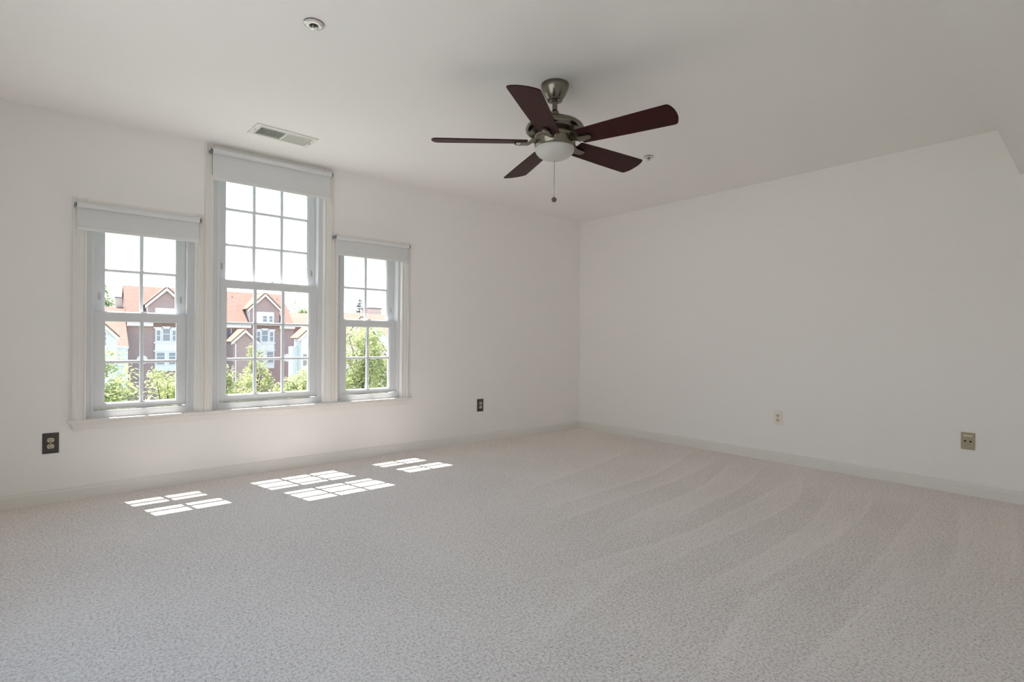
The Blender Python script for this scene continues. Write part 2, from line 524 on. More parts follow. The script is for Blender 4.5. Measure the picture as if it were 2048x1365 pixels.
# ------------------------------------------------------------------ windows
# added unseen three-light window, lets in sky light to brighten the right side
fill_win = empty('window_4', (0, 0, 0)); structure(fill_win, 'added unseen three-light window left of the camera for fill light')
n_ = 3
for i in range(n_):
    a, b = DY0 + (DY1 - DY0) * i / n_, DY0 + (DY1 - DY0) * (i + 1) / n_
    mb = MB()
    xa, xb = XL - 0.13, XL - 0.08
    mb.box(xa, xb, a, a + 0.06, DS, DZ).box(xa, xb, b - 0.06, b, DS, DZ)
    mb.box(xa, xb, a + 0.06, b - 0.06, DS, DS + 0.07).box(xa, xb, a + 0.06, b - 0.06, DZ - 0.07, DZ)
    lf = mb.build('sash', m_vinyl, fill_win)
    under(MB().box(xa + 0.02, xa + 0.025, a + 0.06, b - 0.06, DS + 0.07, DZ - 0.07).build('pane', m_glass), lf)
def sash(root, q, name, y0, y1, gz0, gz1, zb, zt, yg):
    mb = MB()
    mb.box(q['s0'], q['g0'], y0, y1, zb, zt)
    mb.box(q['g1'], q['s1'], y0, y1, zb, zt)
    mb.box(q['g0'], q['g1'], y0, y1, zb, gz0)
    mb.box(q['g0'], q['g1'], y0, y1, gz1, zt)
    # glazing bead, a small step round the glass
    bd = 0.007
    mb.box(q['g0'], q['g0'] + bd, y0 + 0.012, y1 - 0.006, gz0, gz1)
    mb.box(q['g1'] - bd, q['g1'], y0 + 0.012, y1 - 0.006, gz0, gz1)
    mb.box(q['g0'] + bd, q['g1'] - bd, y0 + 0.012, y1 - 0.006, gz0, gz0 + bd)
    mb.box(q['g0'] + bd, q['g1'] - bd, y0 + 0.012, y1 - 0.006, gz1 - bd, gz1)
    s = mb.build(name, m_vinyl, root)
    under(MB().box(q['g0'] + 0.001, q['g1'] - 0.001, yg - 0.002, yg + 0.002, gz0 + 0.001, gz1 - 0.001).build('pane', m_glass), s)
    m = MB()
    hw = 0.0105
    for i in range(1, q['cols']):
        x = q['g0'] + (q['g1'] - q['g0']) * i / q['cols']
        m.prism([(x - hw, yg + 0.012), (x - hw, yg - 0.009), (x - hw * .5, yg - 0.014), (x + hw * .5, yg - 0.014), (x + hw, yg - 0.009), (x + hw, yg + 0.012)], 'z', gz0 + bd, gz1 - bd)
    for i in range(1, q['rows']):
        z = gz0 + (gz1 - gz0) * i / q['rows']
        m.prism([(yg + 0.011, z - hw), (yg - 0.008, z - hw), (yg - 0.0125, z - hw * .5), (yg - 0.0125, z + hw * .5), (yg - 0.008, z + hw), (yg + 0.011, z + hw)], 'x', q['g0'] + bd, q['g1'] - bd)
    under(m.build('muntin', m_muntin), s)
    return s

def window(n, q, lab):
    root = empty('window_%d' % n, (0, 0, 0)); structure(root, lab)
    mb = MB()
    y0, y1 = 0.032, T
    zb, zt = SILL, q['zt']
    fx0, fx1 = q['x0'], q['x1']
    mb.box(fx0, q['s0'] - 0.001, y0, y1, zb, zt)
    mb.box(q['s1'] + 0.001, fx1, y0, y1, zb, zt)
    mb.box(q['s0'] - 0.001, q['s1'] + 0.001, y0, y1, q['gt'] + 0.051, zt)
    # sloped outer sill of the vinyl frame
    mb.prism([(y0 - 0.004, zb), (y0 - 0.004, zb + 0.046), (y0 + 0.012, zb + 0.050), (y1, zb + 0.030), (y1, zb)], 'x', q['s0'] - 0.012, q['s1'] + 0.012)
    # parting stops beside the sashes
    for x, d in ((q['s0'] - 0.001, -1), (q['s1'] + 0.001, 1)):
        a, b = sorted((x, x + d * 0.014))
        mb.box(a, b, y0 - 0.006, y0, zb + 0.046, zt)
    mb.build('frame', m_vinyl, root)
    sash(root, q, 'lower_sash', 0.050, 0.098, q['gb'], q['mr0'], SILL + 0.053, q['mr1'], 0.076)
    sash(root, q, 'upper_sash', 0.102, 0.152, q['mr1'] + 0.004, q['gt'], q['mr0'] + 0.002, q['gt'] + 0.050, 0.126)
    xm = (q['g0'] + q['g1']) / 2 + (0.02 if n == 2 else 0.0)
    lk = MB().box(xm - 0.03, xm + 0.03, 0.060, 0.092, q['mr1'], q['mr1'] + 0.006, 0.001)
    lk.lathe([(0.013, q['mr1'] + 0.006), (0.013, q['mr1'] + 0.014), (0.0, q['mr1'] + 0.016)], xm, 0.076, 20)
    lk.box(xm, xm + 0.034, 0.070, 0.080, q['mr1'] + 0.009, q['mr1'] + 0.015, 0.001)
    lk.build('sash_lock', m_vinyl, root)
    # tilt latches at the top corners of the lower sash
    for x in (q['s0'] + 0.006, q['s1'] - 0.034):
        MB().box(x, x + 0.028, 0.064, 0.084, q['mr1'], q['mr1'] + 0.005, 0.001).build('tilt_latch', m_vinyl, root)
    # vent stops on the upper stiles
    for x in (q['s0'] + 0.024, q['s1'] - 0.030):
        MB().box(x, x + 0.006, 0.098, 0.102, q['mr1'] + 0.085, q['mr1'] + 0.130).build('vent_stop', m_chrome, root)
    return root
window(1, WIN[0], 'left double-hung white window with four panes per sash')
window(2, WIN[1], 'tall middle double-hung white window with nine panes per sash')
window(3, WIN[2], 'right double-hung white window with four panes per sash')

# casings: stepped profile, x measured from the opening outwards
def casing(name, lab, xi, xo, z0, z1):
    d = 1 if xo > xi else -1
    wd = abs(xo - xi)
    prof = [(0, 0.0), (0, -0.012), (0.006, -0.016), (0.012, -0.012), (0.016, -0.010), (wd * .45, -0.013), (wd * .5, -0.016), (wd * .72, -0.017), (wd * .76, -0.021), (wd - 0.006, -0.021), (wd, -0.016), (wd, 0.0)]
    mb = MB().prism([(xi + d * a, b) for a, b in prof], 'z', z0, z1)
    structure(mb.build(name, m_trim), lab)
zc = SILL
casing('trim_1', 'moulded casing left of the left window', WIN[0]['x0'], -4.686, zc, 1.915)
casing('trim_2', 'moulded casing right of the left window', WIN[0]['x1'], -3.951, zc, 1.915)
casing('trim_3', 'moulded casing left of the middle window', WIN[1]['x0'], -3.950, zc, CH)
casing('trim_4', 'moulded casing right of the middle window', WIN[1]['x1'], -3.015, zc, CH)
casing('trim_5', 'moulded casing left of the right window', WIN[2]['x0'], -3.0145, zc, 1.915)
casing('trim_6', 'moulded casing right of the right window', WIN[2]['x1'], -2.296, zc, 1.915)
HD = [(0, 0), (-0.020, 0), (-0.020, 0.05), (-0.014, 0.063), (0, 0.065)]
for n, q, z in ((7, WIN[0], 1.85), (8, WIN[1], 2.365), (9, WIN[2], 1.85)):
    structure(MB().prism([(a, z + b) for a, b in HD], 'x', q['x0'] + 0.0005, q['x1'] - 0.0005).build('trim_%d' % n, m_trim), 'head casing over window %s' % ('left', 'middle', 'right')[n - 7])
# inner reveals + stool + apron, one long sill under the three windows
sillo = empty('trim_10', (0, 0, 0)); structure(sillo, 'long white window stool and apron under the three windows')
mb = MB().box(-4.701, -2.263, -0.030, 0.0, SILL - 0.019, SILL, 0.003)
for q in WIN:
    mb.box(q['x0'] + 0.0005, q['x1'] - 0.0005, -0.003, 0.031, SILL - 0.019, SILL)
mb.build('stool', m_trim2, sillo)
za = SILL - 0.0195
AP = [(0, za), (-0.026, za), (-0.026, za - 0.008), (-0.020, za - 0.018), (-0.014, za - 0.036), (-0.010, za - 0.046), (0, za - 0.048)]
mb = MB()
bmv = mb.bm
A = [bmv.verts.new((-4.660 + y * 1.0, y, z)) for y, z in AP]
B = [bmv.verts.new((-2.318 - y * 1.0, y, z)) for y, z in AP]
bmv.faces.new(A); bmv.faces.new(B[::-1])
for i in range(len(AP)):
    j = (i + 1) % len(AP)
    bmv.faces.new((A[j], A[i], B[i], B[j]))
mb.build('apron', m_trim2, sillo)

# ------------------------------------------------------------------ roller blinds
def blind(lab, x0, x1, zroll, zbot, rr, chain=False):
    yc = -0.021 - rr - 0.006 - 0.006
    t = thing('roller_blind', lab, 'roller blind', ((x0 + x1) / 2, 0, zroll), 'roller blinds on the windows')
    rot = Matrix.Translation((0, yc, zroll)) @ Matrix.Rotation(R(90), 4, 'Y')
    mb = MB().lathe([(rr - 0.003, x0), (rr, x0 + 0.001), (rr, x1 - 0.001), (rr - 0.003, x1)], 0, 0, 32, rot)
    mb.build('fabric_roll', m_blind, t, True)
    yf = yc + rr - 0.002
    f = MB().box(x0 + 0.003, x1 - 0.003, yf - 0.001, yf, zbot, zroll).build('fabric_panel', m_blind, t)
    under(MB().box(x0 + 0.003, x1 - 0.003, yf - 0.006, yf + 0.004, zbot, zbot + 0.024, 0.002).build('hem_bar', m_hem), f)
    for s, x in ((-1, x0), (1, x1)):
        xa, xb = sorted((x + s * 0.006, x + s * 0.009))
        b = MB().box(xa, xb, yc - 0.014, -0.021, zroll - 0.016, zroll + 0.016, 0.0008)
        a, c = sorted((x + s * 0.006, x + s * 0.030 if False else x + s * 0.018))
        b.box(a, c, -0.024, -0.0205, zroll - 0.016, zroll + 0.016)
        br = b.build('bracket', m_chrome, t)
        rt = Matrix.Translation((0, yc, zroll)) @ Matrix.Rotation(R(90), 4, 'Y')
        a, c = sorted((x, x + s * 0.012))
        under(MB().lathe([(0.007, a), (0.010, a + 0.002), (0.010, c - 0.002), (0.006, c)], 0, 0, 20, rt).build('end_plug', m_blackpl), br)
    if chain:
        MB().tube([(x0 - 0.003, yc + 0.01, zroll - 0.010), (x0 + 0.001, yf - 0.002, zroll - 0.03), (x0 + 0.001, yf - 0.002, zbot + 0.03)], 0.0016, 8).build('cord', m_blackpl, t)
blind('white roller blind at head height over the left window', -4.664, -3.988, 1.866, 1.708, 0.0195)
blind('white roller blind against the ceiling over the tall middle window', -3.910, -3.042, 2.382, 2.176, 0.0195, True)
blind('white roller blind over the narrow right window', -3.000, -2.324, 1.876, 1.732, 0.0185)

# ------------------------------------------------------------------ ceiling fan
FX, FY = -2.649, -2.266
fan = thing('ceiling_fan', 'brushed nickel ceiling fan with five dark mahogany blades and a frosted light bowl', 'ceiling fan', (FX, FY, CH))
cp = MB().lathe([(0.077, CH), (0.0765, CH - 0.012), (0.071, CH - 0.032), (0.059, CH - 0.058), (0.049, CH - 0.074), (0.042, CH - 0.083), (0.042, CH - 0.089), (0.036, CH - 0.091), (0.020, CH - 0.088)], FX, FY, 64).build('canopy', m_nickel, fan, True)
MB().lathe([(0.0145, CH - 0.06), (0.0145, 2.28)], FX, FY, 32).build('downrod', m_nickel, fan, True)
MB().lathe([(0.0, 2.300), (0.014, 2.300), (0.021, 2.293), (0.026, 2.278), (0.0265, 2.268), (0.0265, 2.262), (0.030, 2.2615), (0.030, 2.257), (0.040, 2.252), (0.060, 2.246), (0.085, 2.241), (0.115, 2.233), (0.142, 2.220), (0.157, 2.206), (0.162, 2.195), (0.160, 2.184), (0.150, 2.175), (0.135, 2.170), (0.116, 2.168), (0.0, 2.168)], FX, FY, 72).build('motor_housing', m_nickel, fan, True, 50)
MB().lathe([(0.0, 2.167), (0.111, 2.167), (0.112, 2.165), (0.112, 2.139), (0.111, 2.137), (0.0, 2.137)], FX, FY, 72).build('flywheel', m_nickel, fan, True)
lr = MB().lathe([(0.0, 2.1355), (0.116, 2.1355), (0.1175, 2.133), (0.1165, 2.127), (0.111, 2.104), (0.107, 2.091), (0.105, 2.089), (0.0, 2.089)], FX, FY, 72).build('light_ring', m_nickel, fan, True)
to_cam = math.atan2(-4.385 - FY, -4.715 - FX)
sx, sy = FX + 0.1145 * math.cos(to_cam + 0.03), FY + 0.1145 * math.sin(to_cam + 0.03)
under(MB().lathe([(0.0045, -0.004), (0.0045, 0.004), (0.003, 0.006), (0, 0.006)], 0, 0, 16, Matrix.Translation((sx, sy, 2.116)) @ Matrix.Rotation(to_cam, 4, 'Z') @ Matrix.Rotation(R(90), 4, 'Y')).build('screw', m_chrome, None, True), lr)
bw = []
for k in range(15):
    a = k / 14 * math.pi / 2
    bw.append((0.109 * math.cos(a) if k < 14 else 0.0, 2.086 - 0.063 * math.sin(a)))
MB().lathe([(0.0, 2.0885), (0.104, 2.0885), (0.1085, 2.0875)] + bw, FX, FY, 72).build('light_bowl', m_frost, fan, True, 60)
pc = MB().tube([(FX, FY, 2.022), (FX - 0.001, FY, 1.90), (FX - 0.001, FY, 1.815)], 0.0013, 8).build('pull_chain', m_nickel, fan)
under(MB().lathe([(0, 1.821), (0.004, 1.820), (0.010, 1.816), (0.0142, 1.808), (0.0140, 1.803), (0.010, 1.796), (0.004, 1.793), (0, 1.7925)], FX - 0.001, FY, 24).build('pull_knob', m_woodball, None, True), pc)
ZB = 2.124
PIT = R(-13.3)
for k in range(5):
    th = R(-146.49 - 72 * k)
    mtx = Matrix.Translation((FX, FY, ZB)) @ Matrix.Rotation(th, 4, 'Z') @ Matrix.Rotation(PIT, 4, 'X')
    half = [(0.150, 0.058), (0.158, 0.063), (0.40, 0.073), (0.640, 0.0805), (0.652, 0.0800)]
    tip = [(0.6600, 0.073), (0.6675, 0.055), (0.6745, 0.030), (0.6775, 0.0)]
    up = half + tip
    poly = up + [(a, -b) for a, b in reversed(up[:-1])]
    mb = MB().prism(poly, 'z', -0.003, 0.003, None)
    es = [e for e in mb.bm.edges]
    bmesh.ops.bevel(mb.bm, geom=[e for e in es if abs(e.verts[0].co.z - e.verts[1].co.z) < 1e-6], offset=0.0012, segments=2, affect='EDGES')
    bl = mb.build('blade', m_wood, None)
    bl.parent = fan
    bl.matrix_parent_inverse = Matrix.Identity(4)
    bl.matrix_local = Matrix.Translation((0, 0, ZB - CH)) @ Matrix.Rotation(th, 4, 'Z') @ Matrix.Rotation(PIT, 4, 'X')
    # iron that carries the blade, modelled in the blade's own frame
    mb = MB()
    secs = [(0.098, 0.014, 0.026, 0.010), (0.125, 0.004, 0.026, 0.010), (0.148, -0.0115, 0.024, 0.007), (0.190, -0.0120, 0.020, 0.007), (0.213, -0.0115, 0.016, 0.006), (0.221, -0.0105, 0.009, 0.004)]
    rings = []
    for r_, z_, hw, hh in secs:
        # undo the pitch near the hub so the root stays level in the flywheel
        rings.append([mb.bm.verts.new(c) for c in ((r_, -hw, z_ - hh), (r_, 0, z_ - hh - 0.0025), (r_, hw, z_ - hh), (r_, hw, z_ + hh), (r_, -hw, z_ + hh))])
    for a_, b__ in zip(rings, rings[1:]):
        for i in range(5):
            j = (i + 1) % 5
            mb.bm.faces.new((a_[i], a_[j], b__[j], b__[i]))
    mb.bm.faces.new(rings[0]); mb.bm.faces.new(rings[-1])
    under(mb.build('blade_iron', m_nickel), bl)

# ------------------------------------------------------------------ air vent
VX, VY = -3.562, -0.518
vent = thing('air_vent', 'white louvered ceiling air register near the middle window', 'air vent', (VX, VY, CH))
vent.rotation_euler = (0, 0, R(3.2))
def vp(mb, name, m):
    o = mb.build(name, m); o.parent = vent; return o
hl, hw = 0.2035, 0.1045
z0, z1 = -0.012, 0.0
mb = MB()
il, iw = 0.170, 0.072
for (a, b, c, d) in ((-hl, hl, -hw, -iw), (-hl, hl, iw, hw), (-hl, -il, -iw, iw), (il, hl, -iw, iw)):
    mb.box(a, b, c, d, z0 + 0.004, z1 - 0.0003)
mb.box(-0.006, 0.006, -iw, iw, z0 + 0.002, z1 - 0.0003)
for (a, b, c, d) in ((-il - .006, il + .006, -iw - .006, -iw), (-il - .006, il + .006, iw, iw + .006), (-il - .006, -il, -iw, iw), (il, il + .006, -iw, iw)):
    mb.box(a, b, c, d, z0, z0 + 0.006)
vp(mb, 'vent_frame', m_ventw)
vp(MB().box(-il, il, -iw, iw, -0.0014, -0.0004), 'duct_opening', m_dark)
for s in (-1, 1):
    mb = MB()
    n = 20
    for i in range(n):
        x = s * (0.010 + (i + 0.5) * (il - 0.012) / n)
        m_ = Matrix.Translation((x, 0, -0.0065)) @ Matrix.Rotation(R(-31 * s), 4, 'Y')
        mb.box(-0.0008, 0.0008, -iw, iw, -0.0046, 0.0046, 0, m_)
    vp(mb, 'louver_bank', m_ventw)
vp(MB().box(0.180, 0.186, -0.012, 0.012, -0.022, -0.008, 0.001), 'damper_lever', m_ventw)
for x in (-0.187, 0.1905):
    vp(MB().lathe([(0.0, -0.0105), (0.003, -0.0102), (0.004, -0.0085), (0.004, -0.006)], x, 0.022 if x > 0 else 0, 14), 'screw', m_brass)

# ------------------------------------------------------------------ fire sprinklers
def sprinkler(lab, x, y, r, ang):
    t = thing('fire_sprinkler', lab, 'fire sprinkler', (x, y, CH), 'ceiling fire sprinklers')
    MB().lathe([(0.0, CH - 0.0004), (r * 0.985, CH - 0.0004), (r * 0.985, CH - 0.0040), (0.0, CH - 0.0040)], x, y, 48).build('gap_shadow_disc', m_dark, t)  # dark disc imitating the shadow in the gap above the escutcheon rim
    es = MB().lathe([(0.018, CH - 0.0042), (r, CH - 0.0042), (r, CH - 0.0058), (r * .92, CH - 0.0085), (r * .62, CH - 0.0125), (r * .50, CH - 0.0130), (r * .45, CH - 0.0100), (r * .41, CH - 0.0050), (0.012, CH - 0.0050)], x, y, 48).build('escutcheon', m_sprink, t, True)
    MB().lathe([(0.0, CH - 0.0044), (r * .39, CH - 0.0052), (r * .37, CH - 0.0070), (0.0, CH - 0.0075)], x, y, 24).build('cup', m_dark, t, True)
    MB().lathe([(0.0, CH - 0.006), (0.008, CH - 0.006), (0.008, CH - 0.012), (0.0, CH - 0.013)], x, y, 16).build('nozzle', m_brass, t)
    for s in (-1, 1):
        dx, dy = math.cos(ang) * s, math.sin(ang) * s
        MB().tube([(x + dx * .006, y + dy * .006, CH - 0.011), (x + dx * .0125, y + dy * .0125, CH - 0.015), (x + dx * .0105, y + dy * .0105, CH - 0.020), (x + dx * .002, y + dy * .002, CH - 0.0235)], 0.0022, 8).build('frame_arm', m_sprink, t, True)
    MB().lathe([(0.0, CH - 0.012), (0.0022, CH - 0.013), (0.0022, CH - 0.023), (0.0, CH - 0.0235)], x, y, 12).build('heat_bulb', m_brass, t, True)
    MB().lathe([(0.0, CH - 0.0232), (0.004, CH - 0.0232), (0.0125, CH - 0.0252), (0.0125, CH - 0.0264), (0.0, CH - 0.0268)], x, y, 12).build('deflector', m_sprink, t)
sprinkler('round white recessed fire sprinkler on the ceiling above the air vent', -3.869, -1.973, 0.044, R(50))
sprinkler('round white fire sprinkler just past the tip of a fan blade', -1.308, -1.917, 0.036, R(-20))

# ------------------------------------------------------------------ wall plates
def plate_frame(loc, wallrot):
    return Matrix.Translation(loc) @ Matrix.Rotation(wallrot, 4, 'Z')

def outlet(lab, loc, rot, wd, ht, mp, ms):
    """modelled facing -Y of its own frame, the wall at y=0"""
    t = thing('power_outlet', lab, 'power outlet', loc, 'duplex wall outlets')
    t.rotation_euler = (0, 0, rot)
    hx, hz = wd / 2, ht / 2
    mb = MB()
    b = 0.0055
    A = [mb.bm.verts.new(p) for p in ((-hx, -0.0002, -hz), (hx, -0.0002, -hz), (hx, -0.0002, hz), (-hx, -0.0002, hz))]
    B = [mb.bm.verts.new(p) for p in ((-hx, -0.0025, -hz), (hx, -0.0025, -hz), (hx, -0.0025, hz), (-hx, -0.0025, hz))]
    D = [mb.bm.verts.new(p) for p in ((-hx + b, -0.0065, -hz + b), (hx - b, -0.0065, -hz + b), (hx - b, -0.0065, hz - b), (-hx + b, -0.0065, hz - b))]
    mb.bm.faces.new(A); mb.bm.faces.new(D[::-1])
    for P, Q in ((A, B), (B, D)):
        for i in range(4):
            j = (i + 1) % 4
            mb.bm.faces.new((P[i], P[j], Q[j], Q[i]))
    o = mb.build('cover_plate', mp); o.parent = t
    for s in (1, -1):
        zc_ = s * 0.0195
        pts = []
        for k in range(40):
            a = 2 * math.pi * k / 40
            x, z = 0.0172 * math.cos(a), 0.0172 * math.sin(a)
            z = max(-0.0135, min(0.0135, z))
            pts.append((x, zc_ + z))
        o = MB().prism(pts, 'y', -0.0086, -0.0060).build('socket', ms); o.parent = t
        mb = MB()
        mb.box(-0.0078, -0.0050, -0.0090, -0.0082, zc_ - 0.0025, zc_ + 0.0070)
        mb.box(0.0050, 0.0075, -0.0090, -0.0082, zc_ - 0.0015, zc_ + 0.0065)
        mb.prism([(0.0028 * math.cos(2 * math.pi * k / 14), zc_ - 0.0080 + 0.0030 * math.sin(2 * math.pi * k / 14)) for k in range(14)], 'y', -0.0090, -0.0082)
        under(mb.build('slot', m_dark), o)
    o = MB().lathe([(0.0032, 0.0), (0.0032, 0.0012), (0.0, 0.0016)], 0, 0, 16, Matrix.Translation((0, -0.0063, 0)) @ Matrix.Rotation(R(90), 4, 'X')).build('screw', ms); o.parent = t
    return t
outlet('brown outlet plate with ivory sockets below the left window corner', (-4.7805, 0, 0.3685), 0, 0.079, 0.127, m_brownplate, m_ivory)
outlet('brown outlet plate with ivory sockets between the right window and the room corner', (-1.469, 0, 0.3698), 0, 0.079, 0.127, m_brownplate, m_ivory)
outlet('off-white outlet plate on the plain right wall', (0, -2.323, 0.381), R(-90), 0.075, 0.122, m_white_pl, m_white_sock)

ph = thing('phone_jack', 'tan two-port phone jack plate at the right end of the plain wall', 'phone jack', (0, -3.585, 0.367))
ph.rotation_euler = (0, 0, R(-90))
def pp(mb, name, m):
    o = mb.build(name, m); o.parent = ph; return o
hx, hz = 0.037, 0.0575
pp(MB().box(-hx, hx, -0.007, -0.0002, -hz, hz, 0.0022), 'cover_plate', m_tan)
pp(MB().box(-0.024, 0.024, -0.0088, -0.0066, 0.030, 0.042, 0.0008), 'label_window', m_tan2)
for s in (-1, 1):
    j = pp(MB().box(s * 0.0145 - 0.0085, s * 0.0145 + 0.0085, -0.0084, -0.0066, -0.013, 0.007, 0.0008), 'jack_port', m_tan)
    c = s * 0.0145
    under(MB().prism([(c - 0.006, 0.004), (c + 0.006, 0.004), (c + 0.006, -0.002), (c + 0.0025, -0.007), (c - 0.0025, -0.007), (c - 0.006, -0.002)], 'y', -0.0088, -0.0080).build('port_opening', m_dark), j)
for z in (0.021, -0.026):
    pp(MB().lathe([(0.003, 0), (0.003, 0.001), (0, 0.0014)], 0, 0, 14, Matrix.Translation((0, -0.0068, z)) @ Matrix.Rotation(R(90), 4, 'X')), 'screw', m_tan)

# ------------------------------------------------------------------ outdoors
structure(MB().box(-120, 160, 1.5, 260, -8.2, -8.0).build('ground', m_ground), 'lawn and paving below the windows')

def roof_slab(mb, p0, p1, axis, a0, a1, th=0.14):
    """slab between two points of a section (low, high), swept along axis x or y"""
    d = Vector((p1[0] - p0[0], p1[1] - p0[1])).normalized()
    n = Vector((-d[1], d[0]))
    if n[1] < 0: n = -n
    q = [(p0[0], p0[1]), (p1[0], p1[1]), (p1[0] + n[0] * th, p1[1] + n[1] * th), (p0[0] + n[0] * th, p0[1] + n[1] * th)]
    mb.prism(q, axis, a0, a1)
    return mb

def ext_window(parent, x0, x1, z0, z1, y, rows=2, cols=1, name='window'):
    """white frame with dark panes, standing on a wall whose face is at y"""
    f = 0.09
    mb = MB()
    mb.box(x0, x0 + f, y - 0.06, y, z0, z1); mb.box(x1 - f, x1, y - 0.06, y, z0, z1)
    mb.box(x0 + f, x1 - f, y - 0.06, y, z0, z0 + f); mb.box(x0 + f, x1 - f, y - 0.06, y, z1 - f, z1)
    for i in range(1, rows):
        z = z0 + (z1 - z0) * i / rows
        mb.box(x0 + f, x1 - f, y - 0.05, y, z - 0.03, z + 0.03)
    for i in range(1, cols):
        x = x0 + (x1 - x0) * i / cols
        mb.box(x - 0.04, x + 0.04, y - 0.05, y, z0 + f, z1 - f)
    w_ = mb.build(name, m_extwhite, parent)
    under(MB().box(x0 + f, x1 - f, y - 0.025, y - 0.005, z0 + f, z1 - f).build('pane', m_extglass), w_)
    return w_

def gable(mb_wall, mb_roof, mb_trim, xc, half, y0, y1, zbase, zpk, slope, over=0.35, th=0.14):
    ze = zpk - half * slope
    mb_wall.prism([(xc - half, zbase), (xc + half, zbase), (xc + half, ze), (xc, zpk), (xc - half, ze)], 'y', y0, y1)
    for s in (-1, 1):
        lo = (xc + s * (half + over), zpk - (half + over) * slope)
        roof_slab(mb_roof, lo, (xc, zpk), 'y', y0 - 0.35, y1, th)
    hw_ = half + over
    zl = zpk - hw_ * slope
    # white rake boards under the front edge of the two slabs
    mb_trim.prism([(xc - hw_, zl), (xc, zpk), (xc + hw_, zl), (xc + hw_, zl - 0.30), (xc, zpk - 0.34), (xc - hw_, zl - 0.30)], 'y', y0 - 0.30, y0 - 0.16)

# red-brick apartment house across the green
apt = thing('apartment_building', 'red brick apartment house with orange roof and twin white-trimmed gables', 'building', (9.2, 72, -8))
YF = 67.0
mbw, mbr, mbt = MB(), MB(), MB()
mbw.box(0.45, 17.98, YF, 77, -8, 2.55)
mbw.prism([(YF, 2.55), (77, 2.55), (72, 7.05)], 'x', 0.50, 17.70)
roof_slab(mbr, (YF - 0.45, 2.62 - 0.0), (72, 7.08), 'x', 0.36, 17.98)
roof_slab(mbr, (77.45, 2.62), (72, 7.08), 'x', 0.36, 17.98)
for xc in (4.04, 14.47):
    mbt = MB()
    gable(mbw, mbr, mbt, xc, 1.73, YF - 0.02, 71.6, 2.5, 6.78, 1.02, 0.30)
    mbt.build('rake_board', m_extwhite, apt)
    MB().box(xc - 1.75, xc + 1.75, YF - 0.16, YF, 2.62, 2.84).build('ledge', m_extwhite, apt)
mbw.build('brick_wall', m_brick, apt)
mbr.build('roof', m_roof, apt)
for a, b in ((0.40, 2.75), (5.35, 12.80), (16.15, 18.02)):
    MB().prism([(YF - 0.52, 2.46), (YF - 0.52, 2.80), (YF - 0.36, 2.80), (YF - 0.36, 2.56), (YF, 2.56), (YF, 2.40), (YF - 0.36, 2.40), (YF - 0.36, 2.46)], 'x', a, b).build('gutter', m_extwhite, apt)
for xc in (4.04, 14.47):
    # siding on the dormer cheeks
    MB().box(xc - 1.78, xc - 1.73, YF, 70.5, 2.7, 5.0).build('dormer_cheek', m_siding, apt)
    p = MB().box(xc - 1.07, xc + 1.09, YF - 0.10, YF, 3.10, 4.48).build('bay_panel', m_extwhite, apt)
    under(ext_window(None, xc - 0.33, xc + 0.31, 3.16, 4.05, YF - 0.10), p)
    under(ext_window(None, xc + 0.42, xc + 0.98, 3.16, 4.05, YF - 0.10), p)
    p = MB().box(xc - 1.07, xc + 1.14, YF - 0.14, YF, -2.6, 2.24).build('bay_panel', m_extwhite, apt)
    under(MB().box(xc - 1.20, xc + 1.24, YF - 0.22, YF, 2.16, 2.32).build('cornice', m_extwhite), p)
    under(MB().box(xc - 1.20, xc + 1.24, YF - 0.22, YF, 0.50, 0.66).build('cornice', m_extwhite), p)
    under(MB().box(xc - 1.20, xc + 1.24, YF - 0.22, YF, -0.40, -0.26).build('cornice', m_extwhite), p)
    under(ext_window(None, xc - 0.44, xc + 0.42, 0.70, 2.42, YF - 0.16), p)
    under(ext_window(None, xc + 0.50, xc + 1.06, 0.72, 2.05, YF - 0.16), p)
    under(ext_window(None, xc - 1.02, xc - 0.50, 0.72, 2.05, YF - 0.16), p)
    for a, b in ((-1.0, -0.08), (0.16, 1.08)):
        under(ext_window(None, xc + a, xc + b, -1.95, -0.46, YF - 0.16, 3), p)
# round windows at the outer corners
for x in (1.80, 17.2):
    mtx = Matrix.Translation((x, YF, -1.30)) @ Matrix.Rotation(R(90), 4, 'X')
    f_ = MB()
    f_.lathe([(0.36, 0.0), (0.50, 0.0), (0.50, 0.06), (0.36, 0.06)], 0, 0, 32, mtx)
    ow = f_.build('round_window', m_extwhite, apt)
    under(MB().lathe([(0.37, 0.0), (0.37, 0.02), (0.0, 0.02)], 0, 0, 32, mtx).build('pane', m_extglass), ow)
# balconies in the middle bay
for z in (1.12, -1.55):
    b_o = MB().box(7.2, 10.72, YF - 0.04, YF + 0.02, z - 0.95, z + 1.10).build('balcony', m_extdark, apt)
    under(MB().box(7.2, 10.72, YF - 0.40, YF - 0.28, z - 0.95, z).build('parapet', m_extwhite), b_o)
    under(MB().box(7.2, 10.72, YF - 0.40, YF + 0.02, z - 1.25, z - 0.95).build('balcony_floor', m_extwhite), b_o)
# projecting small gable with downspout
mbw, mbr, mbt = MB(), MB(), MB()
gable(mbw, mbr, mbt, 11.27, 1.22, 63.0, 67.2, -8, 2.16, 1.0, 0.26, 0.12)
mbw.build('porch_wall', m_brick, apt); mbr.build('porch_roof', m_roof, apt); mbt.build('rake_board', m_extwhite, apt)
MB().tube([(9.86, 62.75, 0.80), (9.98, 62.8, 0.66), (10.28, 62.93, 0.45), (10.30, 62.93, -8)], 0.06, 8).build('downspout', m_extwhite, apt)
MB().tube([(10.66, YF - 0.08, 2.4), (10.66, YF - 0.08, -8)], 0.05, 8).build('downspout', m_extwhite, apt)
for x in (11.6, 17.1, 16.5):
    MB().tube([(x, 71.0, 6.0), (x, 71.0, 6.55)], 0.05, 8).build('vent_pipe', m_extdark, apt)

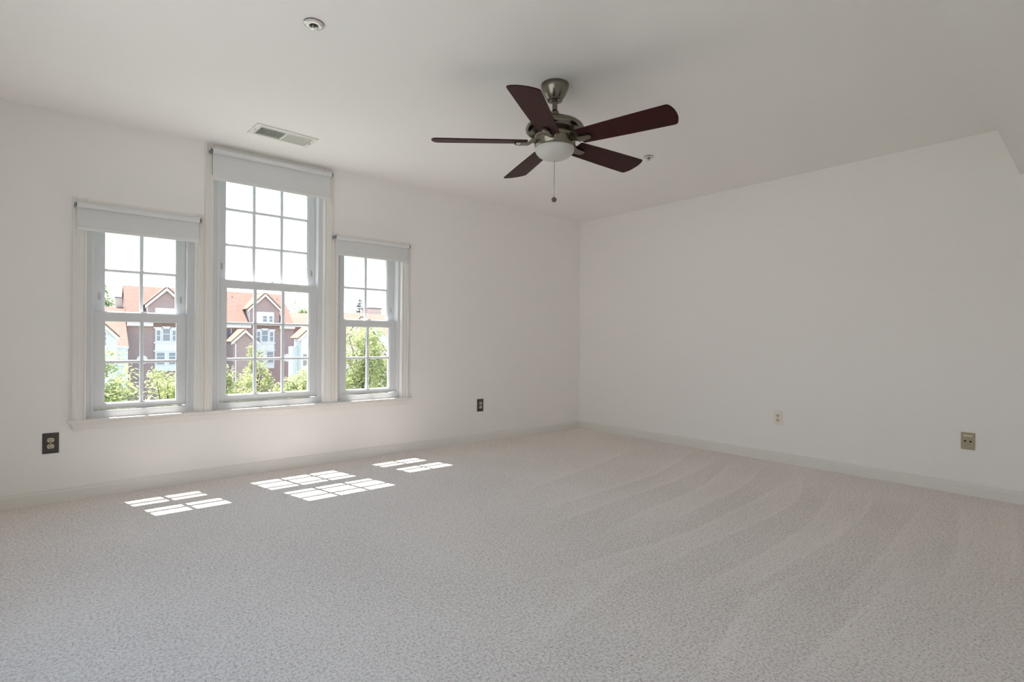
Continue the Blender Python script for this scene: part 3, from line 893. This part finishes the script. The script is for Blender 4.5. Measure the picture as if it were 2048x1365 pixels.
# lower wing to the left, with chimney
wing = thing('house_wing', 'low orange roofed wing with a pale chimney left of the brick apartment house', 'building', (-3, 67, -8))
mb = MB(); roof_slab(mb, (63.6, 0.12), (70, 4.44), 'x', -9, 0.33); roof_slab(mb, (76.4, 0.12), (70, 4.44), 'x', -9, 0.33)
mb.build('roof', m_roof, wing)
MB().box(-8.8, 0.32, 64.2, 75.8, -8, 0.30).build('wall', m_siding, wing)
MB().box(-9, 0.33, 63.45, 63.62, 0.0, 0.22).build('gutter', m_extwhite, wing)
ch = MB().box(-0.40, 0.22, 70.4, 71.2, 3.5, 5.60).build('chimney', m_pinkwall, wing)
under(MB().box(-0.46, 0.28, 70.34, 71.26, 5.60, 5.72).build('chimney_cap', m_extdark), ch)

hl_ = thing('pale_house', 'pale siding gabled house at the far left of the window view', 'house', (-3.2, 56, -8))
mbw, mbr, mbt = MB(), MB(), MB()
gable(mbw, mbr, mbt, -3.75, 2.42, 52, 60, -8, 3.85, 1.08, 0.12, 0.12)
mbw.build('wall', m_siding, hl_); mbr.build('roof', m_roof, hl_); mbt.build('rake_board', m_extwhite, hl_)
MB().box(-1.32, -0.66, 53, 60, -8, 0.30).build('side_block', m_siding, hl_)
ext_window(hl_, -2.55, -1.98, 0.35, 1.62, 52, 3, 2)
ext_window(hl_, -2.55, -1.98, -1.9, -0.65, 52, 3, 2)

hr = thing('pale_house', 'pale siding gabled house to the right of the brick apartment house', 'house', (17, 59, -8))
mbw, mbr, mbt = MB(), MB(), MB()
gable(mbw, mbr, mbt, 17.25, 2.25, 55, 57.4, -8, 3.62, 0.94, 0.40, 0.12)
mbw.build('wall', m_siding, hr); mbr.build('roof', m_roof, hr); mbt.build('rake_board', m_extwhite, hr)
MB().box(14.40, 14.98, 56, 57.4, -8, 0.28).build('side_block', m_siding, hr)
ext_window(hr, 15.55, 16.15, 0.2, 1.6, 55, 3, 2)
ext_window(hr, 15.10, 15.75, -1.9, -0.45, 55, 2, 1)

wr = thing('house_wing', 'low orange roofed wing behind the pale house on the right', 'building', (24, 74, -8))
mb = MB(); roof_slab(mb, (70.0, 2.9), (74, 4.72), 'x', 18.1, 31); roof_slab(mb, (78.0, 2.9), (74, 4.72), 'x', 18.1, 31)
mb.build('roof', m_roof, wr)
MB().box(18.2, 30.8, 70.6, 77.6, -8, 3.1).build('wall', m_brick, wr)
MB().box(18.1, 31, 69.85, 70.02, 2.75, 2.98).build('gutter', m_extwhite, wr)

hx_ = thing('gabled_house', 'orange roofed house with a white raked gable seen through the right window', 'house', (24, 55, -8))
mb = MB(); roof_slab(mb, (50.5, -0.6), (60, 4.3), 'x', 20.3, 36); roof_slab(mb, (69.5, -0.6), (60, 4.3), 'x', 20.3, 36)
mb.build('roof', m_roof, hx_)
MB().box(20.5, 35.5, 51.2, 69, -8, -0.2).build('wall', m_pinkwall, hx_)
mbw, mbr, mbt = MB(), MB(), MB()
gable(mbw, mbr, mbt, 17.3, 2.6, 45, 51.2, -8, 3.3, 1.28, 0.3, 0.12)
mbw.build('front_gable', m_pinkwall, hx_); mbr.build('front_roof', m_roof, hx_); mbt.build('rake_board', m_extwhite, hx_)
mb = MB()
mb.prism([(18.30, 2.25), (19.05, 2.25), (20.25, 0.72), (20.25, -0.40)], 'y', 44.62, 44.72)
mb.build('siding_band', m_siding, hx_)
cu = MB().box(25.5, 27.3, 61, 63, 3.5, 5.15).build('cupola', m_pinkwall, hx_)
under(MB().box(25.4, 27.4, 60.9, 63.1, 5.15, 5.30).build('cupola_roof', m_extdark), cu)

# ------------------------------------------------------------------ trees
def leaves(rng, clumps, per, size, aspect=0.45):
    """clumps: (centre, radii); two-triangle bent leaves"""
    V, Fc = [], []
    for (c, rad) in clumps:
        for _ in range(per):
            d = Vector((rng.gauss(0, 1), rng.gauss(0, 1), rng.gauss(0, 1))).normalized()
            rr = rng.random() ** 0.45
            p = Vector((c[0] + d.x * rad[0] * rr, c[1] + d.y * rad[1] * rr, c[2] + d.z * rad[2] * rr))
            ax = Vector((rng.gauss(0, 1), rng.gauss(0, 1), rng.gauss(-0.2, 0.6))).normalized()
            nn = Vector((rng.gauss(0, .7), rng.gauss(0, .7), 1)).normalized()
            sd_ = ax.cross(nn)
            if sd_.length < 1e-3: continue
            sd_.normalize()
            L_ = size * rng.uniform(.6, 1.3)
            W_ = L_ * aspect
            i = len(V)
            V += [p, p + ax * L_ * .5 + sd_ * W_ * .5, p + ax * L_ + nn * L_ * -.15, p + ax * L_ * .5 - sd_ * W_ * .5]
            Fc.append((i, i + 1, i + 2, i + 3))
    return V, Fc

def tree(seed, lab, base, top, crown_c, crown_r, nclump, per, size, material, name='tree', aspect=0.45, clump_r=0.42, group='trees outside the windows'):
    rng = random.Random(seed)
    t = thing(name, lab, 'tree', base, group)
    bx, by, bz = base
    cl = []
    for _ in range(nclump):
        d = Vector((rng.gauss(0, 1), rng.gauss(0, 1), rng.gauss(0, 1))).normalized() * rng.random() ** 0.4
        c = Vector((crown_c[0] + d.x * crown_r[0], crown_c[1] + d.y * crown_r[1], crown_c[2] + d.z * crown_r[2]))
        s = clump_r * rng.uniform(.7, 1.25)
        cl.append((c, (s * crown_r[0] * .8, s * crown_r[1] * .8, s * crown_r[2] * .55)))
    V, Fc = leaves(rng, cl, per, size, aspect)
    me = bpy.data.meshes.new('foliage')
    me.from_pydata([tuple(v_) for v_ in V], [], Fc)
    me.materials.append(material)
    o = bpy.data.objects.new('foliage', me); C.objects.link(o)
    o.parent = t; o.matrix_parent_inverse = Matrix.Translation(t.location).inverted()
    h = crown_c[2] - bz
    tr_r = 0.010 * h + 0.02
    MB().tube([(bx, by, bz), (bx + .05, by, bz + h * .4), (crown_c[0], crown_c[1], crown_c[2] - crown_r[2] * .3), (crown_c[0], crown_c[1], crown_c[2] + crown_r[2] * .5)], [tr_r, tr_r * .8, tr_r * .5, tr_r * .15], 8).build('trunk', m_bark, t, True)
    mb = MB()
    for c, s in cl[:18]:
        k = rng.uniform(-.6, .1)
        st = Vector((crown_c[0], crown_c[1], crown_c[2] + crown_r[2] * k))
        md = st.lerp(Vector(c), .5) + Vector((0, 0, -.04 * crown_r[2]))
        mb.tube([st, md, c], [tr_r * .30, tr_r * .2, tr_r * .07], 6)
    mb.build('branch', m_bark, t, True)
    return t

G = -8.0
tree(1, 'small yellow-green tree at the lower left of the left window', (-4.15, 12.1, G), 0, (-4.1, 12.1, -0.75), (0.95, 0.95, 1.40), 48, 110, 0.12, m_leaf)
tree(2, 'yellow-green tree at the lower right of the left window', (-2.5, 13.7, G), 0, (-2.45, 13.7, -1.05), (0.95, 0.95, 1.25), 48, 110, 0.12, m_leaf)
tree(3, 'yellow-green tree low in the left half of the middle window', (-0.55, 15.7, G), 0, (-0.52, 15.7, -0.95), (0.95, 0.85, 1.45), 46, 110, 0.12, m_leaf)
tree(4, 'taller loose tree rising in the centre of the middle window', (0.75, 17.2, G), 0, (0.75, 17.2, -0.75), (0.65, 0.7, 1.75), 26, 90, 0.12, m_leaf, clump_r=0.38)
tree(5, 'yellow-green tree low in the right half of the middle window', (1.6, 14.4, G), 0, (1.6, 14.4, -0.82), (0.88, 0.85, 1.25), 44, 110, 0.12, m_leaf)
tree(6, 'tall yellow-green tree in the left half of the right window', (3.05, 12.6, G), 0, (2.95, 12.6, -0.15), (0.72, 0.8, 1.95), 46, 110, 0.12, m_leaf)
tree(7, 'yellow-green tree in the lower right of the right window', (4.45, 14.6, G), 0, (4.45, 14.6, -0.45), (0.72, 0.85, 1.65), 40, 110, 0.12, m_leaf)
tree(8, 'leafy green tree beyond the low roof at the left', (-1.0, 96, G), 0, (-0.6, 96, 3.6), (3.0, 2.5, 4.9), 34, 110, 0.45, m_leaf2)
tree(9, 'round green tree above the low roof seen in the middle window', (27, 95, G), 0, (27.6, 95, 4.4), (3.0, 2.5, 4.0), 34, 110, 0.42, m_leaf2)
tree(10, 'pale sparse tree left of the dark conifer in the right window', (33.5, 93, G), 0, (33.6, 93, 3.4), (2.4, 2.2, 3.6), 22, 60, 0.36, m_leaf2)
tree(11, 'pale sparse tree behind the small cupola at the right', (40, 90, G), 0, (40.2, 90, 3.6), (3.2, 2.4, 3.8), 26, 60, 0.36, m_leaf2)

# dark conifer: whorls of drooping boughs
rng = random.Random(44)
cf = thing('conifer_tree', 'dark blue-green conifer behind the roofs in the right window', 'tree', (35.0, 85, G), 'trees outside the windows')
V, Fc = [], []
mb = MB()
for lev in range(30):
    z = -6 + lev * 0.48
    rr = 3.2 * (1 - lev / 30) ** 0.85 + 0.12
    for k in range(9):
        a = rng.random() * 6.28
        l_ = rr * rng.uniform(.7, 1.15)
        tip = Vector((35 + math.cos(a) * l_, 85 + math.sin(a) * l_, z + 0.25 * l_ * rng.uniform(-.2, 1)))
        mb.tube([(35, 85, z), tip], [0.05, 0.012], 4)
        for i in range(int(8 + l_ * 9)):
            f_ = rng.uniform(.2, 1.0)
            p = Vector((35, 85, z)).lerp(tip, f_) + Vector((rng.gauss(0, .12), rng.gauss(0, .12), rng.gauss(0, .10)))
            ax = (tip - Vector((35, 85, z))).normalized() + Vector((rng.gauss(0, .5), rng.gauss(0, .5), rng.gauss(.2, .4)))
            ax.normalize()
            sd_ = ax.cross(Vector((rng.gauss(0, .4), rng.gauss(0, .4), 1))).normalized()
            i0 = len(V); L_ = 0.34
            V += [p, p + ax * L_ * .5 + sd_ * .05, p + ax * L_, p + ax * L_ * .5 - sd_ * .05]
            Fc.append((i0, i0 + 1, i0 + 2, i0 + 3))
me = bpy.data.meshes.new('foliage'); me.from_pydata([tuple(v_) for v_ in V], [], Fc); me.materials.append(m_needle)
o = bpy.data.objects.new('foliage', me); C.objects.link(o); o.parent = cf; o.matrix_parent_inverse = Matrix.Translation(cf.location).inverted()
mb.build('branch', m_bark, cf)
MB().tube([(35, 85, G), (35, 85, 0), (35, 85, 8.2)], [0.28, 0.2, 0.03], 8).build('trunk', m_bark, cf)
